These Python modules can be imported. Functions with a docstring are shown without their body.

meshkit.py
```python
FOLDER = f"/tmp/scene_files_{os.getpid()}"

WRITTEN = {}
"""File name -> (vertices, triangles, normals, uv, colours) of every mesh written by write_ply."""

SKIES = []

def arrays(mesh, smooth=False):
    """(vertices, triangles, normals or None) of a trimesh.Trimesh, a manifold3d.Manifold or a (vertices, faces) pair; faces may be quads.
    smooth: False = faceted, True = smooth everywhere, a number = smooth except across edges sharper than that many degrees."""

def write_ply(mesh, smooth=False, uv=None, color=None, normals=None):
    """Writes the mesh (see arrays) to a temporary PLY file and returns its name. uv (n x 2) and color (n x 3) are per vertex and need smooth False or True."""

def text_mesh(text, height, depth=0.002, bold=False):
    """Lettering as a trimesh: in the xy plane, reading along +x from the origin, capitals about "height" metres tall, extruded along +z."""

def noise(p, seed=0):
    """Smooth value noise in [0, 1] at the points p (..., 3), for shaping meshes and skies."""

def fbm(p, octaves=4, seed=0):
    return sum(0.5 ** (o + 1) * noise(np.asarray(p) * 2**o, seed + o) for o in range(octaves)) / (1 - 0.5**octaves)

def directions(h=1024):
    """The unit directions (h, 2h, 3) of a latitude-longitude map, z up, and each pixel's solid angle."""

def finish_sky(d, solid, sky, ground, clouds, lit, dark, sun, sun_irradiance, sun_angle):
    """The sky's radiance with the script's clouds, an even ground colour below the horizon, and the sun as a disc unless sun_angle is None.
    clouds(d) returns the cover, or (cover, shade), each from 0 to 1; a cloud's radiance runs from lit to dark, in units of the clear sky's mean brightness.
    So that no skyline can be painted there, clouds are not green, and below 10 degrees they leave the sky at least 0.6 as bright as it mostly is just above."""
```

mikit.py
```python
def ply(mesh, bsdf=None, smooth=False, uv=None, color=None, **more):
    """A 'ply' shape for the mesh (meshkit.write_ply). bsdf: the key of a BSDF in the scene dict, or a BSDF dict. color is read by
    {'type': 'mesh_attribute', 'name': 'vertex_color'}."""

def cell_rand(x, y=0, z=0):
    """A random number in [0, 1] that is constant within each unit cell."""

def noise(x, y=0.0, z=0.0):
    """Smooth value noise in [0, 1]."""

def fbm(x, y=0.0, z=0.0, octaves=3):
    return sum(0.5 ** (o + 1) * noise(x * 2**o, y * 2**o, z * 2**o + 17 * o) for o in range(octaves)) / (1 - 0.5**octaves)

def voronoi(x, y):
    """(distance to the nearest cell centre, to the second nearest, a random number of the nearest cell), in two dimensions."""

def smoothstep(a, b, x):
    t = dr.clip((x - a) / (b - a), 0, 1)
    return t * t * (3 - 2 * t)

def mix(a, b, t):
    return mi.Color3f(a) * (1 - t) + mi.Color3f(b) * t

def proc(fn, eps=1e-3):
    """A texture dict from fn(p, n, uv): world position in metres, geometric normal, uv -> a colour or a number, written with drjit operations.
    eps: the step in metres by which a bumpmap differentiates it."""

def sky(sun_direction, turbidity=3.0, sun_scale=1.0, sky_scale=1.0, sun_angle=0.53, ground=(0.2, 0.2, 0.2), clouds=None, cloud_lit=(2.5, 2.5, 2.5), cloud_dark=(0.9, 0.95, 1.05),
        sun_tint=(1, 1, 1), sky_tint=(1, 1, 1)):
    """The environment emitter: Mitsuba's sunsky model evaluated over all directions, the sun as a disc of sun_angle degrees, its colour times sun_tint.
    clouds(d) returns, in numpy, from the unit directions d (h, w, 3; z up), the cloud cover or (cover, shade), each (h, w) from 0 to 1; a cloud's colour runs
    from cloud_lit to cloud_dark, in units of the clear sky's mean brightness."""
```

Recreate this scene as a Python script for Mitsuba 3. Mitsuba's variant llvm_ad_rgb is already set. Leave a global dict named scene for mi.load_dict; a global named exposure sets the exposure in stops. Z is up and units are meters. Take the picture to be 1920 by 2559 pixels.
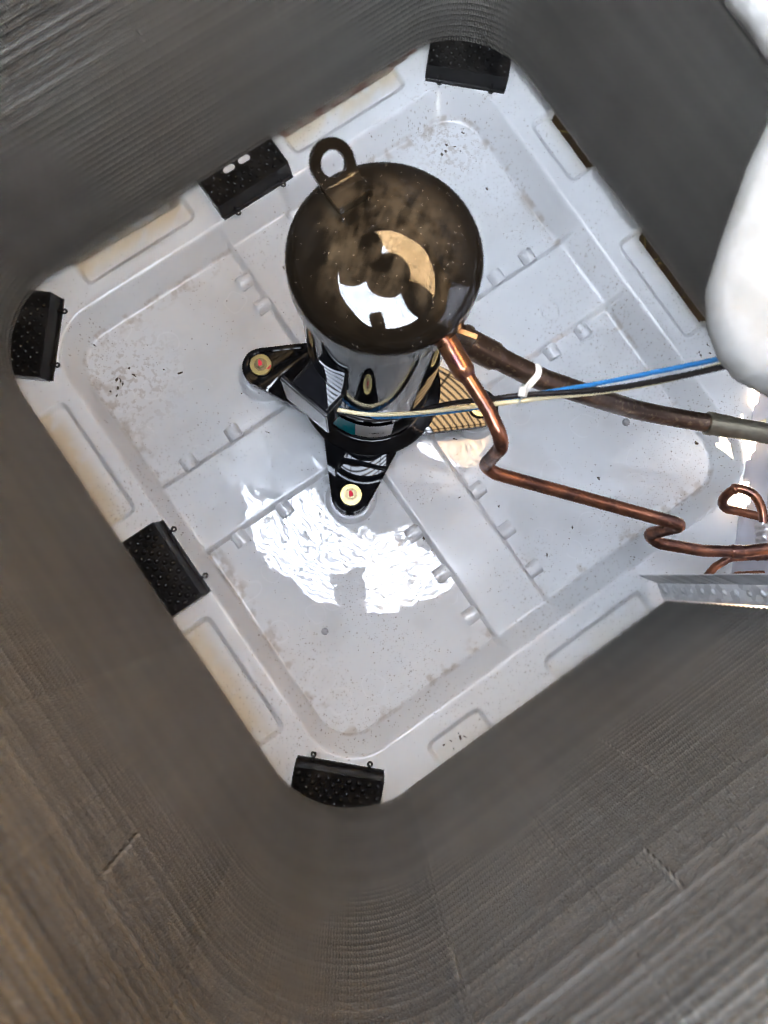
import math
import numpy as np, trimesh, mitsuba as mi, mikit, meshkit, drjit as dr
from shapely.geometry import Polygon, Point, box as sbox
from shapely.ops import unary_union
import manifold3d as m3

T = mi.ScalarTransform4f
rng = np.random.default_rng(7)
scene, labels = {}, {}

# ------------------------------------------------------------------ camera, sky, exposure
exposure = 8.7
EYE = np.array([-0.1771, -0.1349, 0.8744])
FORWARD = np.array([0.08902, 0.04824, -0.99486])
UP = np.array([0.56543, 0.81983, 0.09035])
scene['camera'] = {'type': 'thinlens', 'fov': 55.41, 'fov_axis': 'x', 'aperture_radius': 0.0019, 'focus_distance': 0.80,
                   'near_clip': 0.01, 'far_clip': 300.0,
                   'to_world': T().look_at(origin=EYE.tolist(), target=(EYE + FORWARD).tolist(), up=UP.tolist())}


def clouds(d):
    c = meshkit.fbm(d / np.maximum(d[..., 2:3], 0.12) * 0.8 + [3.1, 1.7, 0.0], 5, 3)
    cover = np.clip((c - 0.30) / 0.22, 0, 1)
    cover = 0.25 + 0.5 * cover
    return cover, np.clip((c - 0.55) * 1.6, 0, 1)


scene['sky'] = mikit.sky([-0.42, -0.90, 0.40], turbidity=3, sun_scale=0.6, sky_tint=(0.95, 1.0, 1.06), ground=(0.2, 0.17, 0.13), clouds=clouds, cloud_lit=(2.45, 2.55, 2.65), cloud_dark=(1.2, 1.25, 1.35))


# ------------------------------------------------------------------ helpers
def rgb(c):
    return {'type': 'rgb', 'value': list(map(float, c))} if not isinstance(c, dict) else c


def bsdf(key, d):
    scene[key] = d
    return key


def numbered(key):
    if key not in scene and not any(k.startswith(key + '__') for k in scene) and key not in labels:
        return key
    i = 1
    while True:
        k = f'{key}_{i:03d}'
        if k not in scene and not any(q.startswith(k + '__') for q in scene) and k not in labels:
            return k
        i += 1


def tag(key, label=None, category=None, group=None, kind=None):
    labels[key] = {a: b for a, b in (('label', label), ('category', category), ('group', group), ('kind', kind)) if b}


def add(name, mesh, mat, parent=None, smooth=40, **kw):
    key = numbered(f'{parent}__{name}' if parent else name)
    scene[key] = mikit.ply(mesh, mat, smooth=smooth, **kw)
    return key


def put(name, shape, M, parent=None):
    """A copy of a shape dict under another matrix."""
    key = numbered(f'{parent}__{name}' if parent else name)
    scene[key] = {**shape, 'to_world': T(np.asarray(M, float))}
    return key


def thing(name, label, category, group=None):
    key = numbered(name)
    tag(key, label, category, group)
    return key


def frame(origin, ex, ez=(0, 0, 1)):
    ex = np.asarray(ex, float); ex = ex / np.linalg.norm(ex)
    ez = np.asarray(ez, float); ez = ez - ex * ex.dot(ez); ez = ez / np.linalg.norm(ez)
    M = np.eye(4); M[:3, 0] = ex; M[:3, 1] = np.cross(ez, ex); M[:3, 2] = ez; M[:3, 3] = origin
    return M


def moved(mesh, M):
    m = mesh.copy(); m.apply_transform(M); return m


def lathe(profile, n=96, center=(0, 0, 0)):
    q = np.asarray(profile, float)
    m = trimesh.creation.revolve(q, sections=n)
    up = ((q[1:, 0] + q[:-1, 0]) * np.diff(q[:, 1])).sum()          # faces look outwards, or upwards where the profile is open
    flat_up = m.face_normals[:, 2] @ m.area_faces
    side_out = (m.face_normals[:, :2] * m.triangles_center[:, :2]).sum(1) @ m.area_faces
    score = side_out + 0.02 * flat_up
    if score < 0:
        m.invert()
    m.apply_translation(center)
    return m


def cyl(p0, p1, r, n=32):
    p0, p1 = np.asarray(p0, float), np.asarray(p1, float)
    return trimesh.creation.cylinder(radius=r, segment=[p0, p1], sections=n)


def rounded_box(x, y, z, r=0.001, n=8):
    s = m3.Manifold.sphere(r, n)
    pts = [(a * (x / 2 - r), b * (y / 2 - r), c * (z / 2 - r)) for a in (-1, 1) for b in (-1, 1) for c in (-1, 1)]
    mm = m3.Manifold.batch_hull([s.translate(p) for p in pts]).to_mesh()
    return trimesh.Trimesh(mm.vert_properties[:, :3], mm.tri_verts, process=True)


def extrude(poly, h, z=0.0, bevel=0.0):
    """Shapely polygon as a plate of height h, its upper edge chamfered."""
    polys = getattr(poly, 'geoms', [poly])
    out = []
    for g in polys:
        rings = [np.asarray(g.exterior.coords)[:-1]] + [np.asarray(i.coords)[:-1] for i in g.interiors]
        if bevel <= 0:
            m = m3.CrossSection(rings, m3.FillRule.EvenOdd).extrude(h)
        else:
            cs = m3.CrossSection(rings, m3.FillRule.EvenOdd)
            m = cs.extrude(h - bevel)
            for k in range(4):
                a0, a1 = k / 4 * math.pi / 2, (k + 1) / 4 * math.pi / 2
                inset = bevel * (1 - math.cos(a1))
                m = m + cs.offset(-inset, m3.JoinType.Round).extrude(h - bevel + bevel * math.sin(a1))
        mm = m.translate((0, 0, z)).to_mesh()
        out.append(trimesh.Trimesh(mm.vert_properties[:, :3], mm.tri_verts, process=True))
    return trimesh.util.concatenate(out)


def fillet(points, radius, step=0.004):
    """Polyline with its corners rounded and densely sampled."""
    P = [np.asarray(p, float) for p in points]
    out = [P[0]]
    for a, b, c in zip(P, P[1:], P[2:]):
        u, v = a - b, c - b
        lu, lv = np.linalg.norm(u), np.linalg.norm(v)
        u, v = u / lu, v / lv
        ang = math.acos(np.clip(u.dot(v), -1, 1))
        if ang > math.pi - 0.02:
            out.append(b); continue
        d = min(radius / math.tan(ang / 2), lu * 0.48, lv * 0.48)
        r = d * math.tan(ang / 2)
        cen = b + (u + v) / np.linalg.norm(u + v) * (r / math.sin(ang / 2))
        s, e = b + u * d - cen, b + v * d - cen
        tot = math.acos(np.clip(s.dot(e) / (r * r), -1, 1))
        n = max(3, int(tot / 0.16))
        for k in range(n + 1):
            w = k / n
            out.append(cen + (math.sin((1 - w) * tot) * s + math.sin(w * tot) * e) / math.sin(tot))
    out.append(P[-1])
    Q = [out[0]]
    for q in out[1:]:
        L = np.linalg.norm(q - Q[-1])
        if L < 1e-6:
            continue
        k = max(1, int(L / step))
        base = Q[-1]
        Q += [base + (q - base) * (j + 1) / k for j in range(k)]
    return np.array(Q)


def spline(points, n=12):
    """Catmull-Rom curve through the points."""
    P = np.asarray(points, float)
    P = np.vstack([2 * P[0] - P[1], P, 2 * P[-1] - P[-2]])
    out = []
    for i in range(1, len(P) - 2):
        for t in np.linspace(0, 1, n, endpoint=False):
            a, b, c, d = P[i - 1:i + 3]
            out.append(0.5 * (2 * b + (c - a) * t + (2 * a - 5 * b + 4 * c - d) * t * t + (3 * b - a - 3 * c + d) * t ** 3))
    out.append(P[-2])
    return np.array(out)


def tube(path, r, sides=20, caps=True, flat=(1.0, 1.0), ref=None):
    P = np.asarray(path, float)
    r = np.broadcast_to(r, (len(P),))
    t = np.gradient(P, axis=0); t /= np.linalg.norm(t, axis=1, keepdims=True)
    a = np.cross(t[0], [0.3, 0.2, 0.93]) if ref is None else np.asarray(ref, float)
    a = a - t[0] * a.dot(t[0]); a /= np.linalg.norm(a)
    V = []
    ang = np.arange(sides) * 2 * np.pi / sides
    for i in range(len(P)):
        a = a - t[i] * a.dot(t[i]); a /= np.linalg.norm(a)
        b = np.cross(t[i], a)
        V.append(P[i] + r[i] * (np.cos(ang)[:, None] * a * flat[0] + np.sin(ang)[:, None] * b * flat[1]))
    V = np.vstack(V)
    F = []
    for i in range(len(P) - 1):
        j = np.arange(sides); k = (j + 1) % sides
        A, B, C, Dd = i * sides + j, i * sides + k, (i + 1) * sides + k, (i + 1) * sides + j
        F += [np.c_[A, B, C], np.c_[A, C, Dd]]
    F = np.vstack(F)
    if caps:
        n = len(V)
        V = np.vstack([V, P[0], P[-1]])
        j = np.arange(sides); k = (j + 1) % sides
        last = (len(P) - 1) * sides
        F = np.vstack([F, np.c_[k, j, np.full(sides, n)], np.c_[last + j, last + k, np.full(sides, n + 1)]])
    return trimesh.Trimesh(V, F, process=False)


def wall_plate(p, q, z0, z1, th, taper=0.0):
    d = (q - p) / np.linalg.norm(q - p); nn = np.array([-d[1], d[0]])
    poly = np.array([p - nn * th / 2, q - nn * th / 2, q + nn * th / 2, p + nn * th / 2])
    V = np.vstack([np.c_[poly, [z0 + taper, z0, z0, z0 + taper]], np.c_[poly, np.full(4, z1)]])
    return trimesh.convex.convex_hull(V)


def smoothstep(a, b, x):
    t = np.clip((x - a) / (b - a), 0, 1)
    return t * t * (3 - 2 * t)


def sd_round_box(x, y, x0, x1, y0, y1, r):
    cx, cy, hx, hy = (x0 + x1) / 2, (y0 + y1) / 2, (x1 - x0) / 2 - r, (y1 - y0) / 2 - r
    qx, qy = np.abs(x - cx) - hx, np.abs(y - cy) - hy
    return np.hypot(np.maximum(qx, 0), np.maximum(qy, 0)) + np.minimum(np.maximum(qx, qy), 0) - r


def fbm2(x, y, s, seed=0, octaves=3):
    return meshkit.fbm(np.stack([np.asarray(x) * s, np.asarray(y) * s, np.zeros_like(np.asarray(x, float)) + seed * 7.3], -1), octaves, seed) * 2 - 1


# ------------------------------------------------------------------ materials
N, FB, SS, MIX = mikit.noise, mikit.fbm, mikit.smoothstep, mikit.mix


def pan_color(p, n, uv):
    x, y = p.x, p.y
    c = MIX((0.665, 0.67, 0.68), (0.605, 0.61, 0.615), FB(x * 9, y * 9, 3.0))
    ex = dr.maximum(dr.maximum(x - 0.005, -x - 0.005), dr.maximum(y, -y))
    rim = SS(0.325, 0.37, ex)
    # old dust that settled on the rim ledges, most on the two sides towards -x and +y
    side = SS(-0.25, 0.25, y - x) * 0.75 + 0.25
    pads = SS(0.338, 0.366, ex) * SS(0.2, 0.6, FB(x * 60 + 3 * N(y * 30), y * 60, 1.0)) * side
    c = MIX(c, MIX((0.64, 0.60, 0.52), (0.56, 0.49, 0.38), FB(x * 30, y * 30, 4.0)), dr.clip(pads * 0.95 * SS(-0.0005, -0.005, p.z) + rim * 0.22 * side, 0, 1))
    # rust under the far edge
    rust = SS(0.368, 0.371, y) * SS(0.05, 0.08, x) * SS(0.30, 0.26, x)
    c = MIX(c, (0.33, 0.16, 0.10), rust * SS(0.42, 0.62, FB(x * 70, y * 70, 5.0)) * 0.9)
    c = MIX(c, (0.50, 0.42, 0.38), rust * 0.35)
    # water marks: pale rings and grey blooms on the floor panels
    low = SS(-0.0290, -0.0325, p.z)
    d1, d2, h = mikit.voronoi(x * 26 + N(x * 60, y * 60) * 0.35, y * 26)
    ring = SS(0.045, 0.0, dr.abs(d1 - 0.20 - 0.2 * h)) * SS(0.45, 0.75, h)
    c = MIX(c, (0.80, 0.80, 0.81), ring * 0.22 * low)
    c = MIX(c, (0.55, 0.545, 0.54), low * SS(0.5, 0.72, FB(x * 22, y * 22, 8.0)) * 0.35)
    # grit: small dark specks, denser in loose drifts
    dens = SS(0.42, 0.7, FB(x * 11, y * 11, 11.0))
    for s, k in ((260, 0.10), (430, 0.13)):
        e1, _, hh = mikit.voronoi(x * s, y * s)
        on = SS(0.30 * hh + 0.10, 0.04, e1) * SS(0.985 - 1.6 * k * dens, 0.992 - 1.6 * k * dens, mikit.cell_rand(hh * 9999, s))
        c = MIX(c, MIX((0.10, 0.07, 0.05), (0.30, 0.25, 0.2), N(hh * 77)), on * 0.85)
    seam = SS(0.276, 0.289, ex) * SS(0.302, 0.296, ex) * low * SS(0.45, 0.75, FB(x * 90, y * 90, 14.0))
    c = MIX(c, (0.36, 0.31, 0.26), seam * 0.55)
    corner = SS(0.10, 0.0, dr.hypot(x + 0.27, y - 0.23)) + SS(0.07, 0.0, dr.hypot(x - 0.25, y - 0.26))
    c = MIX(c, (0.30, 0.24, 0.19), dr.clip(corner, 0, 1) * low * SS(0.52, 0.70, FB(x * 240, y * 240, 2.0, octaves=4)) * 0.45)
    return c


bsdf('pan_paint', {'type': 'roughplastic', 'distribution': 'ggx', 'alpha': 0.03, 'nonlinear': True, 'diffuse_reflectance': mikit.proc(pan_color)})
bsdf('wet_paint', {'type': 'plastic', 'nonlinear': True, 'diffuse_reflectance': mikit.proc(pan_color)})
bsdf('grey_enamel', {'type': 'roughplastic', 'alpha': 0.15, 'diffuse_reflectance': rgb((0.22, 0.22, 0.23))})
bsdf('panel_paint', {'type': 'roughplastic', 'alpha': 0.2, 'diffuse_reflectance': rgb((0.62, 0.61, 0.68))})
bsdf('black_enamel', {'type': 'plastic', 'int_ior': 1.41, 'diffuse_reflectance': rgb((0.004, 0.004, 0.0045))})


def dome_color(p, n, uv):
    x, y = p.x + 0.025, p.y - 0.0415
    r = dr.hypot(x, y)
    u = x * 0.8 + y * 0.6
    v = y * 0.8 - x * 0.6
    streak = FB(u * 50 + 3 * N(v * 60), v * 150, 2.0, octaves=4)
    blot = FB(x * 95, y * 95, 6.0, octaves=4)
    k = SS(0.36, 0.74, streak * 0.5 + blot * 0.55) * SS(0.065, 0.036, r)
    c = MIX((0.006, 0.0045, 0.003), (0.042, 0.031, 0.019), k)
    e1, _, hh = mikit.voronoi(x * 420, y * 420)
    return MIX(c, (0.35, 0.30, 0.24), SS(0.16, 0.05, e1) * SS(0.955, 0.965, hh))


bsdf('dusty_enamel', {'type': 'plastic', 'diffuse_reflectance': mikit.proc(dome_color)})
bsdf('fin_metal', {'type': 'principled', 'base_color': {'type': 'mesh_attribute', 'name': 'vertex_color'}, 'metallic': 0.35, 'roughness': 0.45, 'specular': 0.5})
bsdf('fin_core', {'type': 'diffuse', 'reflectance': rgb((0.03, 0.028, 0.026))})


def copper_color(p, n, uv):
    k = FB(p.x * 60, p.y * 60, p.z * 60)
    f = FB(p.x * 260, p.y * 260, p.z * 260 + 9)
    c = MIX((0.25, 0.10, 0.055), (0.105, 0.050, 0.038), SS(0.35, 0.65, k))
    c = MIX(c, (0.32, 0.15, 0.095), SS(0.55, 0.8, f) * 0.6)
    heat = SS(-0.095, -0.045, p.y) * SS(0.30, 0.33, p.z)     # brazing heat near the shell
    c = MIX(c, MIX((0.14, 0.05, 0.05), (0.30, 0.14, 0.065), SS(0.42, 0.62, FB(p.x * 150, p.y * 90, p.z * 150))), heat * 0.8)
    return c


bsdf('copper', {'type': 'principled', 'base_color': mikit.proc(copper_color), 'metallic': 0.85, 'roughness': 0.24, 'specular': 0.5})


def old_copper_color(p, n, uv):
    k = FB(p.x * 45, p.y * 45, p.z * 45)
    f = FB(p.x * 300, p.y * 300, p.z * 300)
    c = MIX((0.095, 0.060, 0.042), (0.150, 0.102, 0.076), SS(0.3, 0.7, k))
    return MIX(c, (0.28, 0.20, 0.12), SS(0.55, 0.75, f) * 0.5)


bsdf('old_copper', {'type': 'principled', 'base_color': mikit.proc(old_copper_color), 'metallic': 0.85, 'roughness': 0.25, 'specular': 0.5})


def zinc_color(p, n, uv):
    d1, d2, h = mikit.voronoi(p.x * 110 + p.y * 90, p.z * 90)
    return MIX((0.42, 0.43, 0.44), (0.62, 0.63, 0.64), h)


bsdf('brassy', {'type': 'principled', 'base_color': mikit.proc(lambda p, n, uv: MIX((0.15, 0.13, 0.09), (0.26, 0.24, 0.18), FB(p.x * 90, p.y * 90, p.z * 90))), 'metallic': 0.8, 'roughness': 0.27})
bsdf('galvanised', {'type': 'principled', 'base_color': mikit.proc(zinc_color), 'metallic': 0.35, 'roughness': 0.38})
bsdf('yellow_zinc', {'type': 'principled', 'base_color': mikit.proc(lambda p, n, uv: MIX((0.30, 0.225, 0.075), (0.27, 0.235, 0.12), FB(p.x * 300, p.y * 300))), 'metallic': 0.9, 'roughness': 0.28})
bsdf('bolt_steel', {'type': 'principled', 'base_color': rgb((0.17, 0.13, 0.07)), 'metallic': 0.8, 'roughness': 0.32})
bsdf('red_paint', {'type': 'plastic', 'diffuse_reflectance': rgb((0.55, 0.03, 0.06))})
bsdf('black_plastic', {'type': 'roughplastic', 'alpha': 0.06, 'int_ior': 1.4, 'diffuse_reflectance': mikit.proc(lambda p, n, uv: MIX((0.0035, 0.0034, 0.0033), (0.009, 0.008, 0.007), SS(0.4, 0.8, FB(p.x * 50, p.y * 50, p.z * 50))))})
bsdf('moulded_plastic', {'type': 'plastic', 'int_ior': 1.52, 'diffuse_reflectance': rgb((0.007, 0.007, 0.008))})
bsdf('black_rubber', {'type': 'roughplastic', 'alpha': 0.3, 'diffuse_reflectance': rgb((0.012, 0.012, 0.012))})
bsdf('blue_plastic', {'type': 'roughplastic', 'alpha': 0.12, 'diffuse_reflectance': rgb((0.03, 0.17, 0.40))})
bsdf('black_vinyl', {'type': 'roughplastic', 'alpha': 0.15, 'diffuse_reflectance': rgb((0.016, 0.014, 0.014))})
bsdf('cream_plastic', {'type': 'roughplastic', 'alpha': 0.15, 'diffuse_reflectance': rgb((0.68, 0.58, 0.36))})
bsdf('nylon', {'type': 'roughplastic', 'alpha': 0.25, 'diffuse_reflectance': rgb((0.70, 0.70, 0.66))})
bsdf('teal_print', {'type': 'roughplastic', 'alpha': 0.15, 'diffuse_reflectance': rgb((0.0, 0.25, 0.32))})
bsdf('label_paper', {'type': 'roughplastic', 'alpha': 0.15, 'diffuse_reflectance': rgb((0.62, 0.62, 0.62))})
bsdf('ink', {'type': 'diffuse', 'reflectance': rgb((0.02, 0.02, 0.02))})
bsdf('foil', {'type': 'principled', 'base_color': rgb((0.7, 0.7, 0.72)), 'metallic': 0.9, 'roughness': 0.35})


def cloth_color(p, n, uv):
    k = FB(p.x * 60, p.y * 60, p.z * 60)
    return MIX((0.31, 0.305, 0.29), (0.27, 0.262, 0.24), SS(0.4, 0.75, k))


bsdf('white_cotton', {'type': 'twosided', 'bsdf': {'type': 'diffuse', 'reflectance': mikit.proc(cloth_color)}})
bsdf('soil', {'type': 'diffuse', 'reflectance': mikit.proc(lambda p, n, uv: MIX((0.10, 0.075, 0.045), (0.24, 0.18, 0.10), FB(p.x * 40, p.y * 40, octaves=4)))})
bsdf('straw', {'type': 'twosided', 'bsdf': {'type': 'diffuse', 'reflectance': mikit.proc(lambda p, n, uv: MIX((0.42, 0.28, 0.09), (0.26, 0.24, 0.07), N(p.x * 90, p.y * 90)))}})
bsdf('cover_paint', {'type': 'roughplastic', 'alpha': 0.25, 'diffuse_reflectance': rgb((0.05, 0.048, 0.045))})
bsdf('stucco', {'type': 'diffuse', 'reflectance': mikit.proc(lambda p, n, uv: MIX((0.36, 0.27, 0.165), (0.30, 0.22, 0.13), FB(p.x * 6, p.y * 6, p.z * 6)))})

# ------------------------------------------------------------------ the ground
g = trimesh.creation.box(bounds=[(-120, -120, -0.24), (120, 120, -0.14)])
add('ground', g, 'soil', smooth=False)
tag('ground', 'brown soil under and around the unit', 'ground', kind='structure')
blades = []
for i in range(420):
    y = rng.uniform(-0.24, 0.30); x = rng.uniform(0.30, 0.50)
    a = rng.uniform(0, 2 * math.pi); L = rng.uniform(0.02, 0.06); w = rng.uniform(0.0008, 0.002)
    base = np.array([x, y, -0.139 + rng.uniform(0, 0.06)])
    d = np.array([math.cos(a), math.sin(a), rng.uniform(-0.2, 0.9)]); d /= np.linalg.norm(d)
    s = np.cross(d, [0, 0, 1]); s /= np.linalg.norm(s)
    v = np.array([base - s * w, base + s * w, base + d * L * 0.6 + s * w * 0.8, base + d * L * 0.6 - s * w * 0.8, base + d * L + np.array([0, 0, -0.004])])
    blades.append(trimesh.Trimesh(v, [[0, 1, 2], [0, 2, 3], [3, 2, 4]], process=False))
add('dry_grass', trimesh.util.concatenate(blades), 'straw', smooth=False)
tag('dry_grass', 'dry straw and leaf litter on the soil seen through the pan openings', 'grass', kind='stuff')

# ------------------------------------------------------------------ base pan
CX, CY = -0.025, 0.0415          # compressor axis
BOLTS = [(CX + sx * 0.0953, CY + sy * 0.0953) for sx, sy in ((-1, 1), (-1, -1), (1, -1), (1, 1))]
QUADS = {'L': (-0.335, -0.0644, 0.0882, 0.335), 'B': (-0.335, -0.0714, -0.335, -0.0093), 'R': (0.0075, 0.335, -0.335, -0.0344), 'T': (0.0211, 0.335, 0.0671, 0.335)}
Z_FLOOR, Z_ARM = -0.0365, -0.0275
PADS = [('y+', -0.236, -0.082), ('y+', 0.068, 0.236), ('x-', 0.077, 0.233), ('x-', -0.233, -0.076), ('x+', 0.119, 0.208), ('x+', -0.128, 0.018), ('y-', -0.043, 0.100), ('y-', -0.214, -0.140)]


def quad_sd(x, y):
    """Signed distance to the four lower floor panels, with the rounded notches round the compressor feet."""
    best = np.full(np.shape(x), 9.0)
    for k, (x0, x1, y0, y1) in QUADS.items():
        d = sd_round_box(x, y, x0, x1, y0, y1, 0.022)
        bx, by = {'L': BOLTS[0], 'B': BOLTS[1], 'R': BOLTS[2], 'T': BOLTS[3]}[k]
        h = 0.030 - np.hypot(x - bx, y - by)
        kk = 0.018
        t = np.clip(0.5 + 0.5 * (d - h) / kk, 0, 1)                       # smooth maximum
        best = np.minimum(best, h * (1 - t) + d * t + kk * t * (1 - t))
    return best


def pan_height(x, y):
    outer = sd_round_box(x, y, -0.321, 0.320, -0.322, 0.318, 0.066)
    inner = sd_round_box(x, y, -0.3018, 0.2903, -0.294, 0.2931, 0.046)
    t = np.clip(-outer / np.maximum(-outer + np.maximum(inner, 0), 1e-6), 0, 1)
    t = np.where(outer > 0, 0, np.where(inner < 0, 1, t))
    fa = 0.2                                                               # rounded upper and lower edge
    t = np.where(t < fa, t * t / (2 * fa), np.where(t > 1 - fa, 1 - fa - (1 - t) ** 2 / (2 * fa), t - fa / 2)) / (1 - fa)
    q = quad_sd(x, y)
    fl = Z_ARM + (Z_FLOOR - Z_ARM) * smoothstep(0.0045, -0.0045, q)
    z = fl * t
    for side, a, b in PADS:
        u, v = (x, y) if side[0] == 'y' else (y, x)
        v = v if side[1] == '+' else -v
        d = sd_round_box(u, v, a, b, 0.340 if side != 'y-' else 0.347, 0.60, 0.008)
        z = z - 0.0055 * smoothstep(0.004, -0.004, d)
    z = z + np.where(inner < 0, fbm2(x, y, 14, 3) * 0.0006, fbm2(x, y, 10, 5) * 0.0002)
    # the far edge drops into a gutter behind two of the ledges
    drop = smoothstep(0.3675, 0.3705, y) * smoothstep(0.066, 0.075, x) * smoothstep(0.262, 0.25, x)
    drop = np.maximum(drop, smoothstep(0.3690, 0.3715, y + 0.035 * (x + 0.15)) * smoothstep(-0.245, -0.235, x) * smoothstep(-0.085, -0.10, x))
    return z - 0.016 * drop


NG = 521
ax = np.linspace(-0.425, 0.425, NG)
X, Y = np.meshgrid(ax, ax, indexing='ij')
Zp = pan_height(X, Y)
keep = np.ones((NG - 1, NG - 1), bool)
xc, yc = (X[:-1, :-1] + X[1:, 1:]) / 2, (Y[:-1, :-1] + Y[1:, 1:]) / 2
for a, b, e in ((0.112, 0.212, 0.3672), (-0.132, 0.022, 0.3680)):       # openings behind the two right-hand ledges
    keep &= ~((xc > e + 0.02 * np.clip(np.maximum(a + 0.012 - yc, yc - b + 0.012) / 0.012, 0, 1)) & (yc > a) & (yc < b) & (xc < 0.41))
keep &= (xc - yc < 0.645)                                              # the corner is cut off for the service panel
idx = np.arange(NG * NG).reshape(NG, NG)
f = np.concatenate([np.stack([idx[:-1, :-1], idx[1:, :-1], idx[1:, 1:]], -1)[keep], np.stack([idx[:-1, :-1], idx[1:, 1:], idx[:-1, 1:]], -1)[keep]])
V = np.stack([X, Y, Zp], -1).reshape(-1, 3)
pan = trimesh.Trimesh(V, f, process=False); pan.remove_unreferenced_vertices()
pan_key = thing('base_pan', 'white enamelled square base pan with stamped floor panels and dusty rim ledges', 'base pan')
add('sheet', pan, 'pan_paint', pan_key, smooth=True)
# skirts and underside so that the pan is a closed tray
sk = [trimesh.creation.box(bounds=b) for b in ([(-0.428, -0.428, -0.10), (-0.4255, 0.428, 0.03)], [(-0.4255, 0.4255, -0.10), (0.428, 0.428, 0.03)], [(-0.4255, -0.428, -0.10), (0.20, -0.4255, 0.03)])]
add('side_skirt', trimesh.creation.box(bounds=[(0.4255, -0.20, -0.139), (0.428, 0.4255, 0.03)]), 'cover_paint', pan_key, smooth=False)  # dark paint stands in for the shade seen down the pan openings
sk.append(wall_plate(np.array([0.205, -0.4275]), np.array([0.4275, -0.205]), -0.139, -0.004, 0.002))
add('skirt', trimesh.util.concatenate(sk), 'pan_paint', pan_key, smooth=False)


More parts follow.
